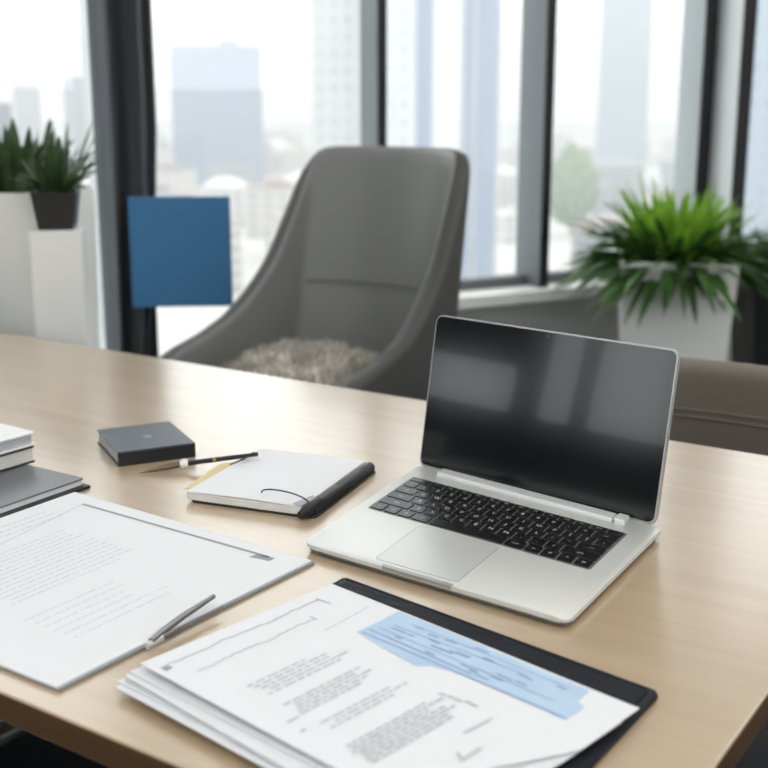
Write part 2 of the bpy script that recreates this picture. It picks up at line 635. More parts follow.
# one low city block, copied
rnd = random.Random(3)
protos = []
for k in range(6):
    t = thing('city_building', 'pale low-rise city building seen blurred through the windows', 'building', place(0, 0, GZ), 'low-rise city buildings')
    h = 10 + 2.2 * k
    w, d = 18 + 5 * (k % 3), 14 + 4 * (k % 2)
    b = NB(); box(b, -w / 2, w / 2, -d / 2, d / 2, 0, h)
    obj('wall', b, M_fac[k % 3], t)
    b = NB()
    if k % 2:
        v = [b.verts.new(p) for p in ((-w / 2 - .5, -d / 2 - .5, h), (w / 2 + .5, -d / 2 - .5, h), (w / 2 + .5, d / 2 + .5, h), (-w / 2 - .5, d / 2 + .5, h), (-w / 2 + 5, 0, h + 4), (w / 2 - 5, 0, h + 4))]
        for q in ((0, 1, 5, 4), (2, 3, 4, 5), (1, 2, 5), (3, 0, 4), (3, 2, 1, 0)):
            face(b, [v[i] for i in q])
    else:
        box(b, -w / 2 - .3, w / 2 + .3, -d / 2 - .3, d / 2 + .3, h, h + .9)
        box(b, -w / 5, w / 8, -d / 5, d / 6, h + .9, h + 3.2)
    obj('roof', b, M_roofs[k % 3], t)
    protos.append(t)
spots = []
tries = 0
while len(spots) < 120 and tries < 9000:
    tries += 1
    D = 300 * math.exp(rnd.random() * 1.45)
    px = rnd.uniform(-40, 800)
    x = px2x(px, D)
    if 535 < px < 615 and D < 520:
        continue
    if (285 < px < 525 or 725 < px) and D < 340 or (590 < px < 655 and 740 < D < 900) or (155 < px < 280 and 720 < D < 860) or (-30 < px < 120 and (470 < D < 540 or 770 < D < 950)):
        continue
    if any(abs(px - c_) < w_ and abs(D - d_) < 60 for c_, w_, d_ in ((623, 50, 825), (576, 30, 470))):
        continue
    if all((x - a) ** 2 + (D - c) ** 2 > 34 ** 2 for a, c in spots):
        spots.append((x, D))
for i, (x, D) in enumerate(spots):
    o = protos[i] if i < 6 else dup_tree(protos[i % 6])
    o.matrix_world = place(x, D, GZ, rnd.uniform(-.5, .5))

# big tree far below
t = thing('tree', 'dull green tall tree far outside, right of the middle window post', 'tree', place(px2x(576, 470), 470, GZ))
b = NB()
bmesh.ops.create_icosphere(b, subdivisions=4, radius=1)
for v in b.verts:
    n = noise.noise(v.co * 2.3) * .28 + noise.noise(v.co * 6) * .12
    v.co = Vector((v.co.x * 9.5, v.co.y * 9, v.co.z * 15)) * (1 + n) + Vector((0, 0, 19))
obj('crown', b, mat('hazy_tree_green', (98, 118, 88), 0.9, vary=(0.4, (122, 138, 108))), t, smooth=True)
b = NB(); tube(b, [(0, 0, 0), (0.3, 0, 8)], [.9, .6])
obj('trunk', b, mat('tree_bark', (96, 84, 72), 0.9), t)

# ------------------------------------------------------------------ table
TA = R_(-33.8)
TZ = 0.74
MT = Matrix.Rotation(TA, 4, 'Z') @ Matrix.Translation((0, 0, TZ))      # u along, v across, z above the table top


def T(u, v, z=0.0, rz=0.0):
    return MT @ place(u, v, z, rz)


def F(u, v, rz=0.0):                                                   # same, but standing on the floor
    return MT @ place(u, v, -TZ, rz)


t = thing('conference_table', 'large light oak meeting table with the laptop and papers on it', 'table', F(-1.3, 1.02))
b = NB(); box(b, -1.1, 1.082, -.487, .49, TZ - .026, TZ, bev=.0015)
tt = obj('tabletop', b, M_wood, t)
b = NB()
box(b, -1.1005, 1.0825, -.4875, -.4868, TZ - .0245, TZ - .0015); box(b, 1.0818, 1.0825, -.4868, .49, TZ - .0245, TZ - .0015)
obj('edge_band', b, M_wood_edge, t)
for sx in (-.92, .86):
    b = NB()
    for y in (-.36, .36):
        box(b, sx - .03, sx + .03, y - .03, y + .03, 0, TZ - .026)
    box(b, sx - .03, sx + .03, -.33, .33, TZ - .08, TZ - .026)
    box(b, sx - .03, sx + .03, -.33, .33, 0.0, .03)
    obj('leg', b, M_blacksteel, t)
b = NB(); box(b, -.89, .83, -.02, .02, TZ - .08, TZ - .026)
obj('stretcher', b, M_blacksteel, t)

# ------------------------------------------------------------------ laptop
LC = Vector((-.56, 1.03, 0))
FLc, FRc, BRc, BLc = [Vector((p[0], p[1], 0)) - LC for p in ((-.703, .900), (-.395, .880), (-.411, 1.147), (-.746, 1.196))]
LW_, LD_ = .312, .28


def lap(bm):
    """unit deck (0..LW_, 0..LD_) to the base outline on the table"""
    for v in bm.verts:
        a, c = v.co.x / LW_, v.co.y / LD_
        p = FLc * (1 - a) * (1 - c) + FRc * a * (1 - c) + BRc * a * c + BLc * (1 - a) * c
        v.co = Vector((p.x, p.y, v.co.z))
    return bm


lt = thing('laptop', 'open silver laptop with black screen standing on the oak table', 'laptop', T(LC.x, LC.y))
ZB = .0105
b = NB(); prism(b, rrect(0, LW_, 0, LD_, .011, 6), .0060, ZB, bev=.0014)
# notch at the front edge for opening the lid
base = obj('base', lap(b), M_silver, lt, smooth=True, ang=35)
b = NB(); prism(b, rrect(.003, LW_ - .003, .003, LD_ - .003, .010, 6), .0022, .0062, bev=.0008)
obj('bottom_case', lap(b), mat('dark_silver', (120, 120, 120), 0.45, 0.4), lt)
b = NB()
for q in ((.02, .02), (.27, .02), (.02, .25), (.27, .25)):
    prism(b, rrect(q[0], q[0] + .022, q[1], q[1] + .012, .005), 0, .0024)
obj('rubber_feet', lap(b), M_gasket, lt)
b = NB(); prism(b, rrect(.33 * LW_, .60 * LW_, -.0004, .005, .002), ZB - .0035, ZB + .0002)
obj('finger_notch', lap(b), mat('notch_silver', (168, 168, 164), 0.35, 0.5), base)
b = NB(); prism(b, rrect(.285 * LW_, .60 * LW_, .04 * LD_, .405 * LD_, .004), ZB - .001, ZB + .0003)
obj('trackpad', lap(b), M_pad, lt)
b = NB()
ring = rrect(.285 * LW_ - .0006, .60 * LW_ + .0006, .04 * LD_ - .0006, .405 * LD_ + .0006, .0045)
prism(b, ring, ZB - .001, ZB + .00015)
obj('trackpad_groove', lap(b), M_board, lt)
KX0, KX1, KY0, KY1 = .045 * LW_, .915 * LW_, .43 * LD_, .84 * LD_
b = NB(); prism(b, rrect(KX0 - .0015, KX1 + .0015, KY0 - .0015, KY1 + .0015, .003), ZB - .001, ZB + .0002)
obj('keyboard_well', lap(b), M_keybed, lt)
rows = [
    [('esc', 1.5)] + [('F%d' % i, 1) for i in range(1, 13)] + [('', 1)],
    [(c, 1) for c in '`1234567890-='] + [('del', 1.5)],
    [('tab', 1.5)] + [(c, 1) for c in 'QWERTYUIOP[]\\'],
    [('caps', 1.8)] + [(c, 1) for c in "ASDFGHJKL;'"] + [('ret', 1.7)],
    [('shift', 2.3)] + [(c, 1) for c in 'ZXCVBNM,./'] + [('shift', 2.2)],
    [('fn', 1), ('ctrl', 1), ('alt', 1), ('cmd', 1.25), ('', 5), ('cmd', 1.25), ('alt', 1), ('<', 1), ('^', 1), ('>', 1)],
]
rh = (KY1 - KY0) / 5.7
y1 = KY1
for ri, row in enumerate(rows):
    h = rh * (.7 if ri == 0 else 1)
    y0 = y1 - h
    tot = sum(w for _, w in row)
    x = KX0
    for ch, w in row:
        kw = (KX1 - KX0) * w / tot
        b = NB()
        prism(b, rrect(x + .0011, x + kw - .0011, y0 + .0011, y1 - .0011, .0018, 3), ZB, ZB + .0014, 0, bev=.0003, seg=1)
        if ch:
            sz = .0082 if len(ch) == 1 else .0042
            write(b, ch, x + kw / 2, (y0 + y1) / 2, ZB + .00150, sz, 1)
        obj('key', lap(b), [M_key, M_legend], lt)
        x += kw
    y1 = y0
# hinge bar behind the keys
b = NB(); box(b, .115 * LW_, .84 * LW_, .915 * LD_, .985 * LD_, ZB - .001, ZB + .005, bev=.002)
obj('hinge_bar', lap(b), M_silver_bright, lt)
b = NB(); box(b, .845 * LW_, .885 * LW_, .915 * LD_, .99 * LD_, ZB - .001, ZB + .006, bev=.002)
obj('hinge_cap', lap(b), M_silver_bright, lt)
# ports on the right side
# screen lid
SM = place(-.5835 - LC.x, 1.1715 - LC.y, .0115, -.133) @ Matrix.Rotation(R_(90 - 9.8), 4, 'X')
SW, SH = .3275, .188


def lid(bm):
    bmesh.ops.transform(bm, matrix=SM, verts=bm.verts)
    return bm


b = NB(); prism(b, rrect(-SW / 2, SW / 2, -.002, SH, .009, 6), -.0058, 0, bev=.0014)
ld = obj('lid', lid(b), mat('lid_silver', (176, 178, 179), 0.38, 0.5), lt, smooth=True, ang=35)
b = NB(); prism(b, rrect(-SW / 2 + .0016, SW / 2 - .0016, .001, SH - .0016, .0080, 6), -.0006, .0004)
obj('bezel', lid(b), M_screen, ld)
b = NB(); prism(b, rrect(-SW / 2 + .008, SW / 2 - .008, .014, SH - .009, .002), .0002, .0006)
obj('screen', lid(b), M_screen, ld)
b = NB(); lathe(b, [(0, .0007), (.0016, .0007), (.0016, .0004)], 14, 0, 0, SH - .0055)
obj('webcam', lid(b), M_cover_slate, ld)


def smooth(a):
    a = max(0, min(1, a))
    return a * a * (3 - 2 * a)


# ------------------------------------------------------------------ paper helpers
def sheet(bm, w, d, th=.0004, curl=None, nx=18, ny=14):
    top, bot = [], []
    for j in range(ny + 1):
        rt, rb = [], []
        for i in range(nx + 1):
            x, y = w * i / nx, d * j / ny
            z = curl(x, y) if curl else 0
            rt.append(bm.verts.new((x, y, z + th)))
            rb.append(bm.verts.new((x, y, z)))
        top.append(rt); bot.append(rb)
    for j in range(ny):
        for i in range(nx):
            face(bm, [top[j][i], top[j][i + 1], top[j + 1][i + 1], top[j + 1][i]])
            face(bm, [bot[j][i], bot[j + 1][i], bot[j + 1][i + 1], bot[j][i + 1]])
    for i in range(nx):
        face(bm, [bot[0][i], bot[0][i + 1], top[0][i + 1], top[0][i]])
        face(bm, [bot[ny][i + 1], bot[ny][i], top[ny][i], top[ny][i + 1]])
    for j in range(ny):
        face(bm, [bot[j + 1][0], bot[j][0], top[j][0], top[j + 1][0]])
        face(bm, [bot[j][nx], bot[j + 1][nx], top[j + 1][nx], top[j][nx]])


def stroke(bm, p, q, w, zf, mi=0, n=8):
    """a printed line lying on a sheet"""
    p, q = Vector(p), Vector(q)
    d = (q - p)
    s = Vector((-d.y, d.x)).normalized() * w / 2
    prev = None
    for k in range(n + 1):
        c = p + d * k / n
        a, e = c - s, c + s
        cur_ = (bm.verts.new((a.x, a.y, zf(a.x, a.y))), bm.verts.new((e.x, e.y, zf(e.x, e.y))))
        if prev:
            face(bm, [prev[0], cur_[0], cur_[1], prev[1]], mi)
        prev = cur_


def words(bm, x, y0, y1, h, zf, rg, mi=0):
    """a row of word-like dashes running along y"""
    y = y0
    while y < y1 - .004:
        l = min(rg.uniform(.004, .013), y1 - y)
        stroke(bm, (x, y), (x, y + l), h * rg.uniform(.7, 1.0), zf, mi, 2)
        y += l + rg.uniform(.0014, .0026)


rg = random.Random(11)

# ------------------------------------------------------------------ document on its board (left)
DC = (-.859, .727)
t = thing('document', 'wide white printed document on a thin grey board, at the left edge of the table', 'document', T(*DC))
q4 = lambda pts: [(p[0] - DC[0], p[1] - DC[1]) for p in pts]
b = NB(); prism(b, q4([(-1.034, .560), (-.680, .558), (-.673, .880), (-1.036, .893)]), .0, .0026, bev=.0006, seg=1)
obj('backing_board', b, M_board, t)
b = NB(); prism(b, q4([(-1.0342, .5598), (-.6825, .5580), (-.6755, .8785), (-1.0362, .8932)]), .0026, .0046)
pg = obj('page', b, M_paper, t)
zf = lambda x, y: .0048
b = NB()
L_ = lambda p: (p[0] - DC[0], p[1] - DC[1])
stroke(b, L_((-.995, .868)), L_((-.716, .861)), .0042, zf, 1)
stroke(b, L_((-.995, .868)), L_((-.970, .733)), .0016, zf, 0)
prism(b, q4([(-.733, .850), (-.709, .853), (-.709, .862), (-.731, .860)]), .0046, .0048, 1)
for k in range(13):
    u = -.948 + .0092 * k
    words(b, u - DC[0], .640 + .004 * (k % 3) - DC[1], .800 - (.02 if k in (4, 12) else 0) - DC[1], .0016, zf, rg)
for k in range(6):
    u = -.800 + .0125 * k
    words(b, u - DC[0], .624 - DC[1], .624 + rg.uniform(.09, .135) - DC[1], .0014, zf, rg)
for k in range(3):
    u = -1.010 + .012 * k
    words(b, u - DC[0], .745 - DC[1], .83 - DC[1], .0022, zf, rg)
obj('printed_text', b, [M_ink_light, M_ink_dark], pg)

# silver clip on the right edge
t = thing('paper_clip', 'silver lever clip gripping the right edge of the left document', 'clip', T(-.672, .655, 0))
b = NB()
tube(b, [(.0, -.009, .0062), (.0, .008, .0070)], [.0030, .0036], 12)
obj('barrel', b, M_silver, t, smooth=True, ang=40)
b = NB()
tube(b, [(.0, -.004, .0088), (-.002, .010, .0105), (-.006, .04, .0125), (-.012, .088, .013)], [.0030, .0034, .0032, .0022], 10)
obj('lever', b, M_steel, t, smooth=True, ang=50)
b = NB()
tube(b, [(.001, .004, .0088), (.001, .03, .0085), (.002, .085, .0078)], [.0012, .0012, .0009], 8)
obj('jaw_wire', b, M_steel, t, smooth=True)

# ------------------------------------------------------------------ folio and its sheets (front)
FC = (-.455, .72)
fq = lambda pts: [(p[0] - FC[0], p[1] - FC[1]) for p in pts]
t = thing('folio', 'black leather folio lying under the loose sheets at the front of the table', 'folio', T(*FC))
b = NB(); prism(b, fq([(-.620, .585), (-.288, .570), (-.2855, .808), (-.290, .8135), (-.619, .8615), (-.623, .858)]), 0, .0055, bev=.0016)
cv = obj('cover', b, M_folio, t, smooth=True, ang=40)
b = NB(); prism(b, fq([(-.612, .590), (-.295, .577), (-.293, .803), (-.612, .850)]), .0055, .0068, bev=.0004, seg=1)
obj('inner_panel', b, mat('folio_inner', (26, 29, 38), 0.6, spec=0.2, bump=(260, 0.3)), cv)
b = NB(); tube(b, [(-.617 - FC[0], .8575 - FC[1], .0057), (-.295 - FC[0], .8105 - FC[1], .0057)], .0007, 6)
obj('edge_stitching', b, M_cover_black, cv)

SR = R_(-8.5)
SA = (-.634, .601)


def curlA(a0, lift):
    return lambda x, y: lift * max(0.0, 1 - x / .30) ** 1.3 * max(.0, 1 - y / .9) + .0002 * math.sin(x * 14 + a0)


def pull(bm, k, up):
    """the near right corner of a page has slid back and lifted a little"""
    for v in bm.verts:
        q = smooth((v.co.x - .12) / .20) * max(0.0, .135 - v.co.y)
        v.co.x -= q * k
        v.co.z += up * q / .13


LOW = [  # offset u, v, extra turn, z, lift
    (-.006, -.022, .4, .0072, .000), (-.010, -.016, 1.4, .0081, .000), (-.004, -.013, -.6, .0090, .0004),
    (-.008, -.009, .7, .0099, .0008), (-.003, -.012, -1.3, .0108, .0012), (-.006, -.006, 1.0, .0117, .0016)]
descr = ['blank white sheet at the bottom of the fanned stack on the black folio',
         'blank white sheet second from the bottom of the fanned stack on the folio',
         'blank white sheet third from the bottom of the fanned stack on the folio',
         'blank white sheet fourth from the bottom of the fanned stack on the folio',
         'blank white sheet third from the top of the fanned stack on the folio',
         'blank white sheet directly beneath the printed chart sheet on the folio']
for i, (du, dv, rt, z, lift) in enumerate(LOW):
    b = NB(); sheet(b, .318, .21, .0005, curlA(i * .7, lift))
    if i > 3:
        pull(b, .12 if i == 4 else .26, .0004)
    o = obj('paper_sheet', b, M_paper2, None, T(SA[0] + du, SA[1] + dv, z, SR + R_(rt)), smooth=True, ang=40)
    tag(o, descr[i], 'paper', 'loose sheets stacked on the folio')
t = thing('chart_sheet', 'white printed sheet with light blue chart, topmost on the black folio', 'paper', T(SA[0], SA[1], .0134, SR), 'loose sheets stacked on the folio')
ctop = lambda x, y: .0062 * max(0.0, 1 - x / .31) ** 1.1 + .0006 * math.sin(x * 14) + .0035 * smooth((x - .12) / .2) * max(0, 1 - y / .135)
b = NB(); sheet(b, .322, .214, .0005, ctop, 72, 28)
pull(b, .50, .0)
pg = obj('page', b, M_paper, t, smooth=True, ang=40)
zf = lambda x, y: ctop(x, y) + .00085
zf2 = lambda x, y: ctop(x, y) + .00115
b = NB()
outl = [(.0865, .157), (.085, .212), (.281, .211), (.2835, .190), (.2925, .186), (.292, .161), (.235, .163), (.185, .160), (.170, .156), (.160, .147), (.125, .151)]
# light blue chart area as a fine grid clipped to its outline
def inside(x, y):
    c = False
    n = len(outl)
    for i in range(n):
        x1_, y1_ = outl[i]; x2_, y2_ = outl[(i + 1) % n]
        if (y1_ > y) != (y2_ > y) and x < (x2_ - x1_) * (y - y1_) / (y2_ - y1_) + x1_:
            c = not c
    return c
gs = .0010
vd = {}
def gv(i, j):
    if (i, j) not in vd:
        vd[(i, j)] = b.verts.new((i * gs, j * gs, zf(i * gs, j * gs)))
    return vd[(i, j)]
for i in range(75, 300):
    for j in range(135, 220):
        if inside((i + .5) * gs, (j + .5) * gs):
            face(b, [gv(i, j), gv(i + 1, j), gv(i + 1, j + 1), gv(i, j + 1)])
ch = obj('blue_chart', b, M_blue_print, pg)
b = NB()
stroke(b, (.09, .160), (.29, .1635), .0016, zf2, 0, 24)
stroke(b, (.09, .168), (.20, .167), .0018, zf2, 0, 14)
stroke(b, (.095, .176), (.27, .178), .0009, zf2, 0, 20)
stroke(b, (.10, .188), (.235, .196), .0009, zf2, 0, 16)
stroke(b, (.11, .200), (.27, .203), .0008, zf2, 0, 16)
for k in range(22):
    x, y = rg.uniform(.10, .26), rg.uniform(.168, .206)
    stroke(b, (x, y), (x + rg.uniform(.006, .02), y + rg.uniform(-.001, .001)), .0022, zf2, 0, 3)
obj('chart_lines', b, M_blue_line, ch)
b = NB()
# two wavering graph lines along the left side
def wav(x, y0, y1, amp, w, mi):
    n = 26
    pts = [(x + amp * (rg.random() - .5) + (.0012 * math.sin(k * .5)), y0 + (y1 - y0) * k / n) for k in range(n + 1)]
    for p, q in zip(pts, pts[1:]):
        stroke(b, p, q, w, zf, mi, 1)
wav(.018, .012, .181, .003, .0010, 1)
wav(.043, .022, .150, .003, .0008, 1)
stroke(b, (.013, .181), (.032, .182), .0010, zf, 1, 3)
stroke(b, (.036, .151), (.046, .151), .0010, zf, 1, 3)
prism(b, [(.018, .006), (.026, .006), (.025, .013), (.019, .012)], zf(.02, .01), zf(.02, .01) + .0001, 1)
obj('line_graph', b, [M_ink, M_ink_dark], pg)
b = NB()
stroke(b, (.065, .14), (.060, .20), .0005, zf, 1, 4)
for x in [.090, .095, .100, .105, .110, .130, .1345, .139, .1435, .148, .168, .173, .178]:
    y0 = .038 + rg.uniform(-.006, .006); words(b, x, y0, y0 + rg.uniform(.06, .09), .0028, zf, rg)
for x in [.203, .2075, .212, .2165, .221, .2255, .230]:
    y0 = .022 + rg.uniform(-.004, .004); words(b, x, y0, y0 + rg.uniform(.07, .10), .0030, zf, rg)
for x, y in ((.204, .1265), (.211, .128), (.218, .1285), (.225, .1315), (.231, .131)):
    stroke(b, (x - .003, y), (x + .003, y + .001), .0034, zf, 0, 2)
words(b, .150, .018, .034, .003, zf, rg); words(b, .166, .016, .022, .003, zf, rg)
stroke(b, (.263, .072), (.272, .066), .0030, zf, 0, 3)
stroke(b, (.2715, .0655), (.271, .088), .0030, zf, 0, 4)
stroke(b, (.250, .095), (.252, .125), .0022, zf, 0, 4)
obj('printed_text', b, [M_ink, M_ink_dark], pg)

# ------------------------------------------------------------------ small black box book
t = thing('hardcover_book', 'small thick slate-black hardcover book with a stamped oval mark on its cover', 'book', T(-1.1016, 1.0745, 0, 1.043))
w, d, h = .1013, .1186, .0195
# front of the block (dark spine) faces -y, pale page edge faces the left end
b = NB(); box(b, -w / 2, w / 2, -d / 2, d / 2, .0, .0022); box(b, -w / 2, w / 2, -d / 2, -d / 2 + .003, .0022, h - .0022)
box(b, w / 2 - .003, w / 2, -d / 2 + .003, d / 2, .0022, h - .0022)
obj('back_cover', b, M_cover_black, t)
b = NB(); box(b, -w / 2 + .002, w / 2 - .003, -d / 2 + .003, d / 2 - .002, .0022, h - .0022)
obj('pages', b, M_pages_grey, t)
b = NB(); prism(b, rrect(-w / 2, w / 2, -d / 2, d / 2, .001, 2), h - .0022, h, bev=.0004, seg=1)
fc = obj('front_cover', b, M_cover_slate, t)
b = NB()
lathe(b, [(0, .0004), (.006, .0003), (.0072, 0)], 20)
for v in b.verts:
    v.co = Vector((v.co.x * .8 + .002, v.co.y * 1.2 - .004, v.co.z + h))
obj('stamped_mark', b, M_emboss, fc)

# ------------------------------------------------------------------ notebook
t = thing('notebook', 'open notebook with white pages, black cover and elastic loop beside the laptop', 'notebook', T(-.8587, 1.0558, 0, .2135))
w, d = .1474, .1856
b = NB(); prism(b, rrect(-w / 2 + .004, w / 2 + .016, -d / 2 + .001, d / 2, .006), 0, .0030, bev=.0008)
tube(b, [(w / 2 + .008, -d / 2 + .006, .0070), (w / 2 + .008, d / 2 - .004, .0070)], [.0068, .0068], 14)
cv = obj('cover', b, M_cover_black, t, smooth=True, ang=40)
b = NB(); box(b, -w / 2, w / 2, -d / 2, d / 2, .0032, .0125, bev=.0008)
pgs = obj('page_block', b, M_pages, t)
ct = lambda x, y: .0012 * math.sin(PI * min(1, x / w))
b = NB(); sheet(b, w, d, .0004, ct)
bmesh.ops.translate(b, verts=b.verts, vec=(-w / 2, -d / 2, .0126))
obj('top_page', b, M_paper, t, smooth=True, ang=40)
b = NB(); prism(b, [(-w / 2 - .010, -d / 2 + .012), (-w / 2 + .03, -d / 2 + .02), (-w / 2 + .03, d / 2 - .02), (-w / 2 - .018, d / 2 - .075)], .0112, .0120)
obj('endpaper', b, M_cream, t)
b = NB()
pts = []
for k in range(17):
    a = PI * k / 16
    pts.append((w / 2 - .062 + .070 * (1 - math.cos(a)) / 2 * 1.0, -d / 2 + .024 - .016 * (k / 16), .0135 + .011 * math.sin(a) ** .8 - .004 * k / 16))
tube(b, pts, .0009, 8)
obj('elastic_loop', b, M_cover_black, t, smooth=True)
b = NB()
tube(b, [(w / 2 + .003, -d / 2 - .010, .0065), (w / 2 + .006, -d / 2 + .004, .0085), (w / 2 + .008, -d / 2 + .03, .0095)], [.0045, .0075, .0072], 12)
obj('pen_loop', b, M_cover_black, t, smooth=True, ang=50)
b = NB(); prism(b, [(w / 2 - .012, -d / 2 + .004), (w / 2 + .001, -d / 2 - .002), (w / 2 + .004, -d / 2 + .03), (w / 2 - .003, -d / 2 + .036)], .0142, .0150)
obj('loop_tab', b, M_pages_grey, t)

# ------------------------------------------------------------------ fountain pen
p0 = Vector((-1.026, .998, .0030)); p1 = Vector((-1.0, 1.034, .0085)); p2 = Vector((-.921, 1.091, .0205))
org = Vector((-1.0, 1.034, 0))
t = thing('fountain_pen', 'slim dark fountain pen with bronze nib leaning from the table onto the notebook', 'pen', T(org.x, org.y))
q0, q1, q2 = p0 - org, p1 - org, p2 - org
q0n = q0 + Vector((-.004, -.006, 0))
b = NB(); tube(b, [q0n, q0n.lerp(q1, .35), q0n.lerp(q1, .75), q1], [.0006, .0030, .0042, .0040], 12)
obj('nib', b, M_bronze, t, smooth=True, ang=50)
b = NB(); tube(b, [q1, q1.lerp(q2, .04), q1.lerp(q2, .10)], [.0050, .0064, .0048], 14)
obj('grip_ring', b, M_silver_bright, t, smooth=True, ang=50)
b = NB(); tube(b, [q1.lerp(q2, .10), q1.lerp(q2, .3), q1.lerp(q2, .7), q2], [.0034, .0032, .0030, .0026], 12)
obj('barrel', b, M_cover_black, t, smooth=True, ang=50)
b = NB(); tube(b, [q1.lerp(q2, .95) + Vector((0, 0, .0028)), q1.lerp(q2, .8) + Vector((.012, -.012, .0015)), q1.lerp(q2, .62) + Vector((.022, -.022, .0008))], [.0012, .0013, .0008], 8)
obj('clip', b, M_cover_black, t, smooth=True)
b = NB(); tube(b, [q1.lerp(q2, .42) + Vector((0, 0, .0)), q1.lerp(q2, .46)], [.0036, .0036], 12)
obj('trim_ring', b, M_gold, t, smooth=True, ang=50)


# ------------------------------------------------------------------ books at the left edge
def book(name, label, u, v, z, w, d, h, cover, pages, rz, spine_in=.002, overhang=.002, back=None, bottom_extra=None):
    t = thing(name, label, 'book', T(u, v, z, rz), 'books stacked at the left edge of the table')
    c = .0022
    b = NB(); prism(b, rrect(-w / 2, w / 2, -d / 2, d / 2, .002, 2), h - c, h, bev=.0004, seg=1)
    obj('front_cover', b, cover, t)
    e = bottom_extra or (0, 0, c)
    b = NB(); prism(b, rrect(-w / 2, w / 2 + e[0], -d / 2, d / 2 + e[1], .002, 2), 0, e[2], bev=.0004, seg=1)
    obj('back_cover', b, back or cover, t)
    b = NB(); box(b, -w / 2, -w / 2 + c, -d / 2, d / 2, e[2], h - c)
    obj('spine', b, back or cover, t)
    b = NB(); box(b, -w / 2 + c, w / 2 - overhang, -d / 2 + overhang, d / 2 - overhang, e[2], h - c)
    obj('pages', b, pages, t)
    return t


book('hardcover_book', 'large flat grey-covered book with white pages, under the small stack at the left edge', -1.149, .768, 0, .205, .30, .0125, M_cover_grey, M_paper, R_(1), back=M_cover_black, bottom_extra=(.008, .003, .0040))
book('hardcover_book', 'black-covered book with cream pages, under the white book at the left edge', -1.222, .835, .0128, .142, .195, .021, M_cover_black, M_pages, R_(-2))
book('hardcover_book', 'white-covered book on top of the stack at the left edge', -1.226, .833, .0341, .150, .205, .017, M_cover_white, M_pages_grey, R_(-1.2), overhang=.004)

# ------------------------------------------------------------------ grey armchair
t = thing('armchair', 'grey leather high-backed armchair with a fur throw, facing the table', 'armchair', F(-1.638, 2.16, 0))


def smooth(a):
    a = max(0, min(1, a))
    return a * a * (3 - 2 * a)


ZTOP = [(0, 1.085), (.33, 1.085), (.395, 1.08), (.435, 1.04), (.475, .93), (.53, .82), (.60, .745), (.68, .69), (.78, .655), (.88, .635), (1, .60)]


def shell_pt(s, tt_):
    """s -1..1 around from arm to arm, tt_ 0..1 from bottom to top edge"""
    a = abs(s)
    k = smooth((a - .40) / .16)
    ztop = 0
    for (a0, z0), (a1, z1) in zip(ZTOP, ZTOP[1:]):
        if a0 <= a <= a1:
            ztop = z0 + (z1 - z0) * (a - a0) / (a1 - a0)
    z = .30 + (ztop - .30) * tt_
    up = max(0, (z - .45) / .62)
    sg = 1 if s >= 0 else -1
    if a <= .42:
        f = a / .42
        x = f * (.235 - .008 * up)
        y = .27 + .11 * up - .09 * f ** 2.2
    else:
        f = (a - .42) / .58
        x = (.235 - .008 * up) + .020 * math.sin(min(1, f * 1.5) * PI / 2) + .03 * up * f
        y = (.18 + .11 * up) - f * (.49 + .11 * up)
        x += -.02 * smooth((f - .8) / .2)
    return (sg * x, y, z)


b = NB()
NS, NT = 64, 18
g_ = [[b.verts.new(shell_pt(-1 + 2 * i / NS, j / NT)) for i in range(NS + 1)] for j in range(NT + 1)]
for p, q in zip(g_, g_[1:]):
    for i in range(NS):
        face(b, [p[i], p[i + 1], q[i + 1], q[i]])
sh = obj('backrest_shell', b, [mat('shaded_grey_leather', (70, 69, 68), 0.5, bump=(350, 0.1)), M_grey_fabric], t, smooth=True)  # darker leather puts the shade of the outer side into its colour
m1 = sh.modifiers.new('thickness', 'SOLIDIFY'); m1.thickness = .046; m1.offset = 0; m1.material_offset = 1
m2 = sh.modifiers.new('round', 'SUBSURF'); m2.levels = 1; m2.render_levels = 1
b = NB()
tube(b, [Vector(shell_pt(-.36 + .72 * k / 20, .57)) + Vector((0, -.033, 0)) for k in range(21)], .0028, 8)
obj('back_seam', b, M_grey_fabric, sh, smooth=True)
b = NB(); prism(b, rrect(-.235, .235, -.30, .25, .05), .34, .475, bev=.03, seg=4)
obj('seat_cushion', b, M_grey_fabric, t, smooth=True)
for sx, sy in ((-1, -1), (1, -1), (-1, 1), (1, 1)):
    b = NB(); tube(b, [(sx * .20, sy * .20, .35), (sx * .25, sy * .25, 0)], [.018, .012], 12)
    obj('leg', b, M_blacksteel, t, smooth=True)

# fur throw heaped on its seat
t = thing('fur_throw', 'shaggy grey-beige fur throw heaped on the seat of the grey armchair', 'throw', F(-1.64, 2.10, 0))
b = NB()
bmesh.ops.create_icosphere(b, subdivisions=5, radius=1)
for v in b.verts:
    n = noise.noise(v.co * 2.2) * .22 + noise.noise(v.co * 5.5) * .16
    c = v.co * (1 + n * .6)
    v.co = Vector((c.x * .205, c.y * .27, .475 + max(0, (c.z + .25)) * .125))
pile = []
for v in b.verts:
    if v.co.z > .49:
        pile.append((v.co.copy(), v.normal.copy()))
rf = random.Random(5)
fb = NB()
for p, n in pile:
    for _ in range(3):
        d = (Vector((n.x, n.y, abs(n.z) + .2)) + Vector((rf.uniform(-.9, .9), rf.uniform(-.9, .9), rf.uniform(-.2, .5)))).normalized()
        s = d.orthogonal().normalized() * .0016
        L2 = rf.uniform(.018, .038)
        q = p + Vector((rf.uniform(-.006, .006), rf.uniform(-.006, .006), -.003))
        m_ = q + d * L2 * .6
        e = q + d * L2 + Vector((0, 0, -.006))
        vs = [fb.verts.new(x) for x in (q - s, q + s, m_ + s * .8, m_ - s * .8, e)]
        face(fb, [vs[0], vs[1], vs[2], vs[3]]); face(fb, [vs[3], vs[2], vs[4]])
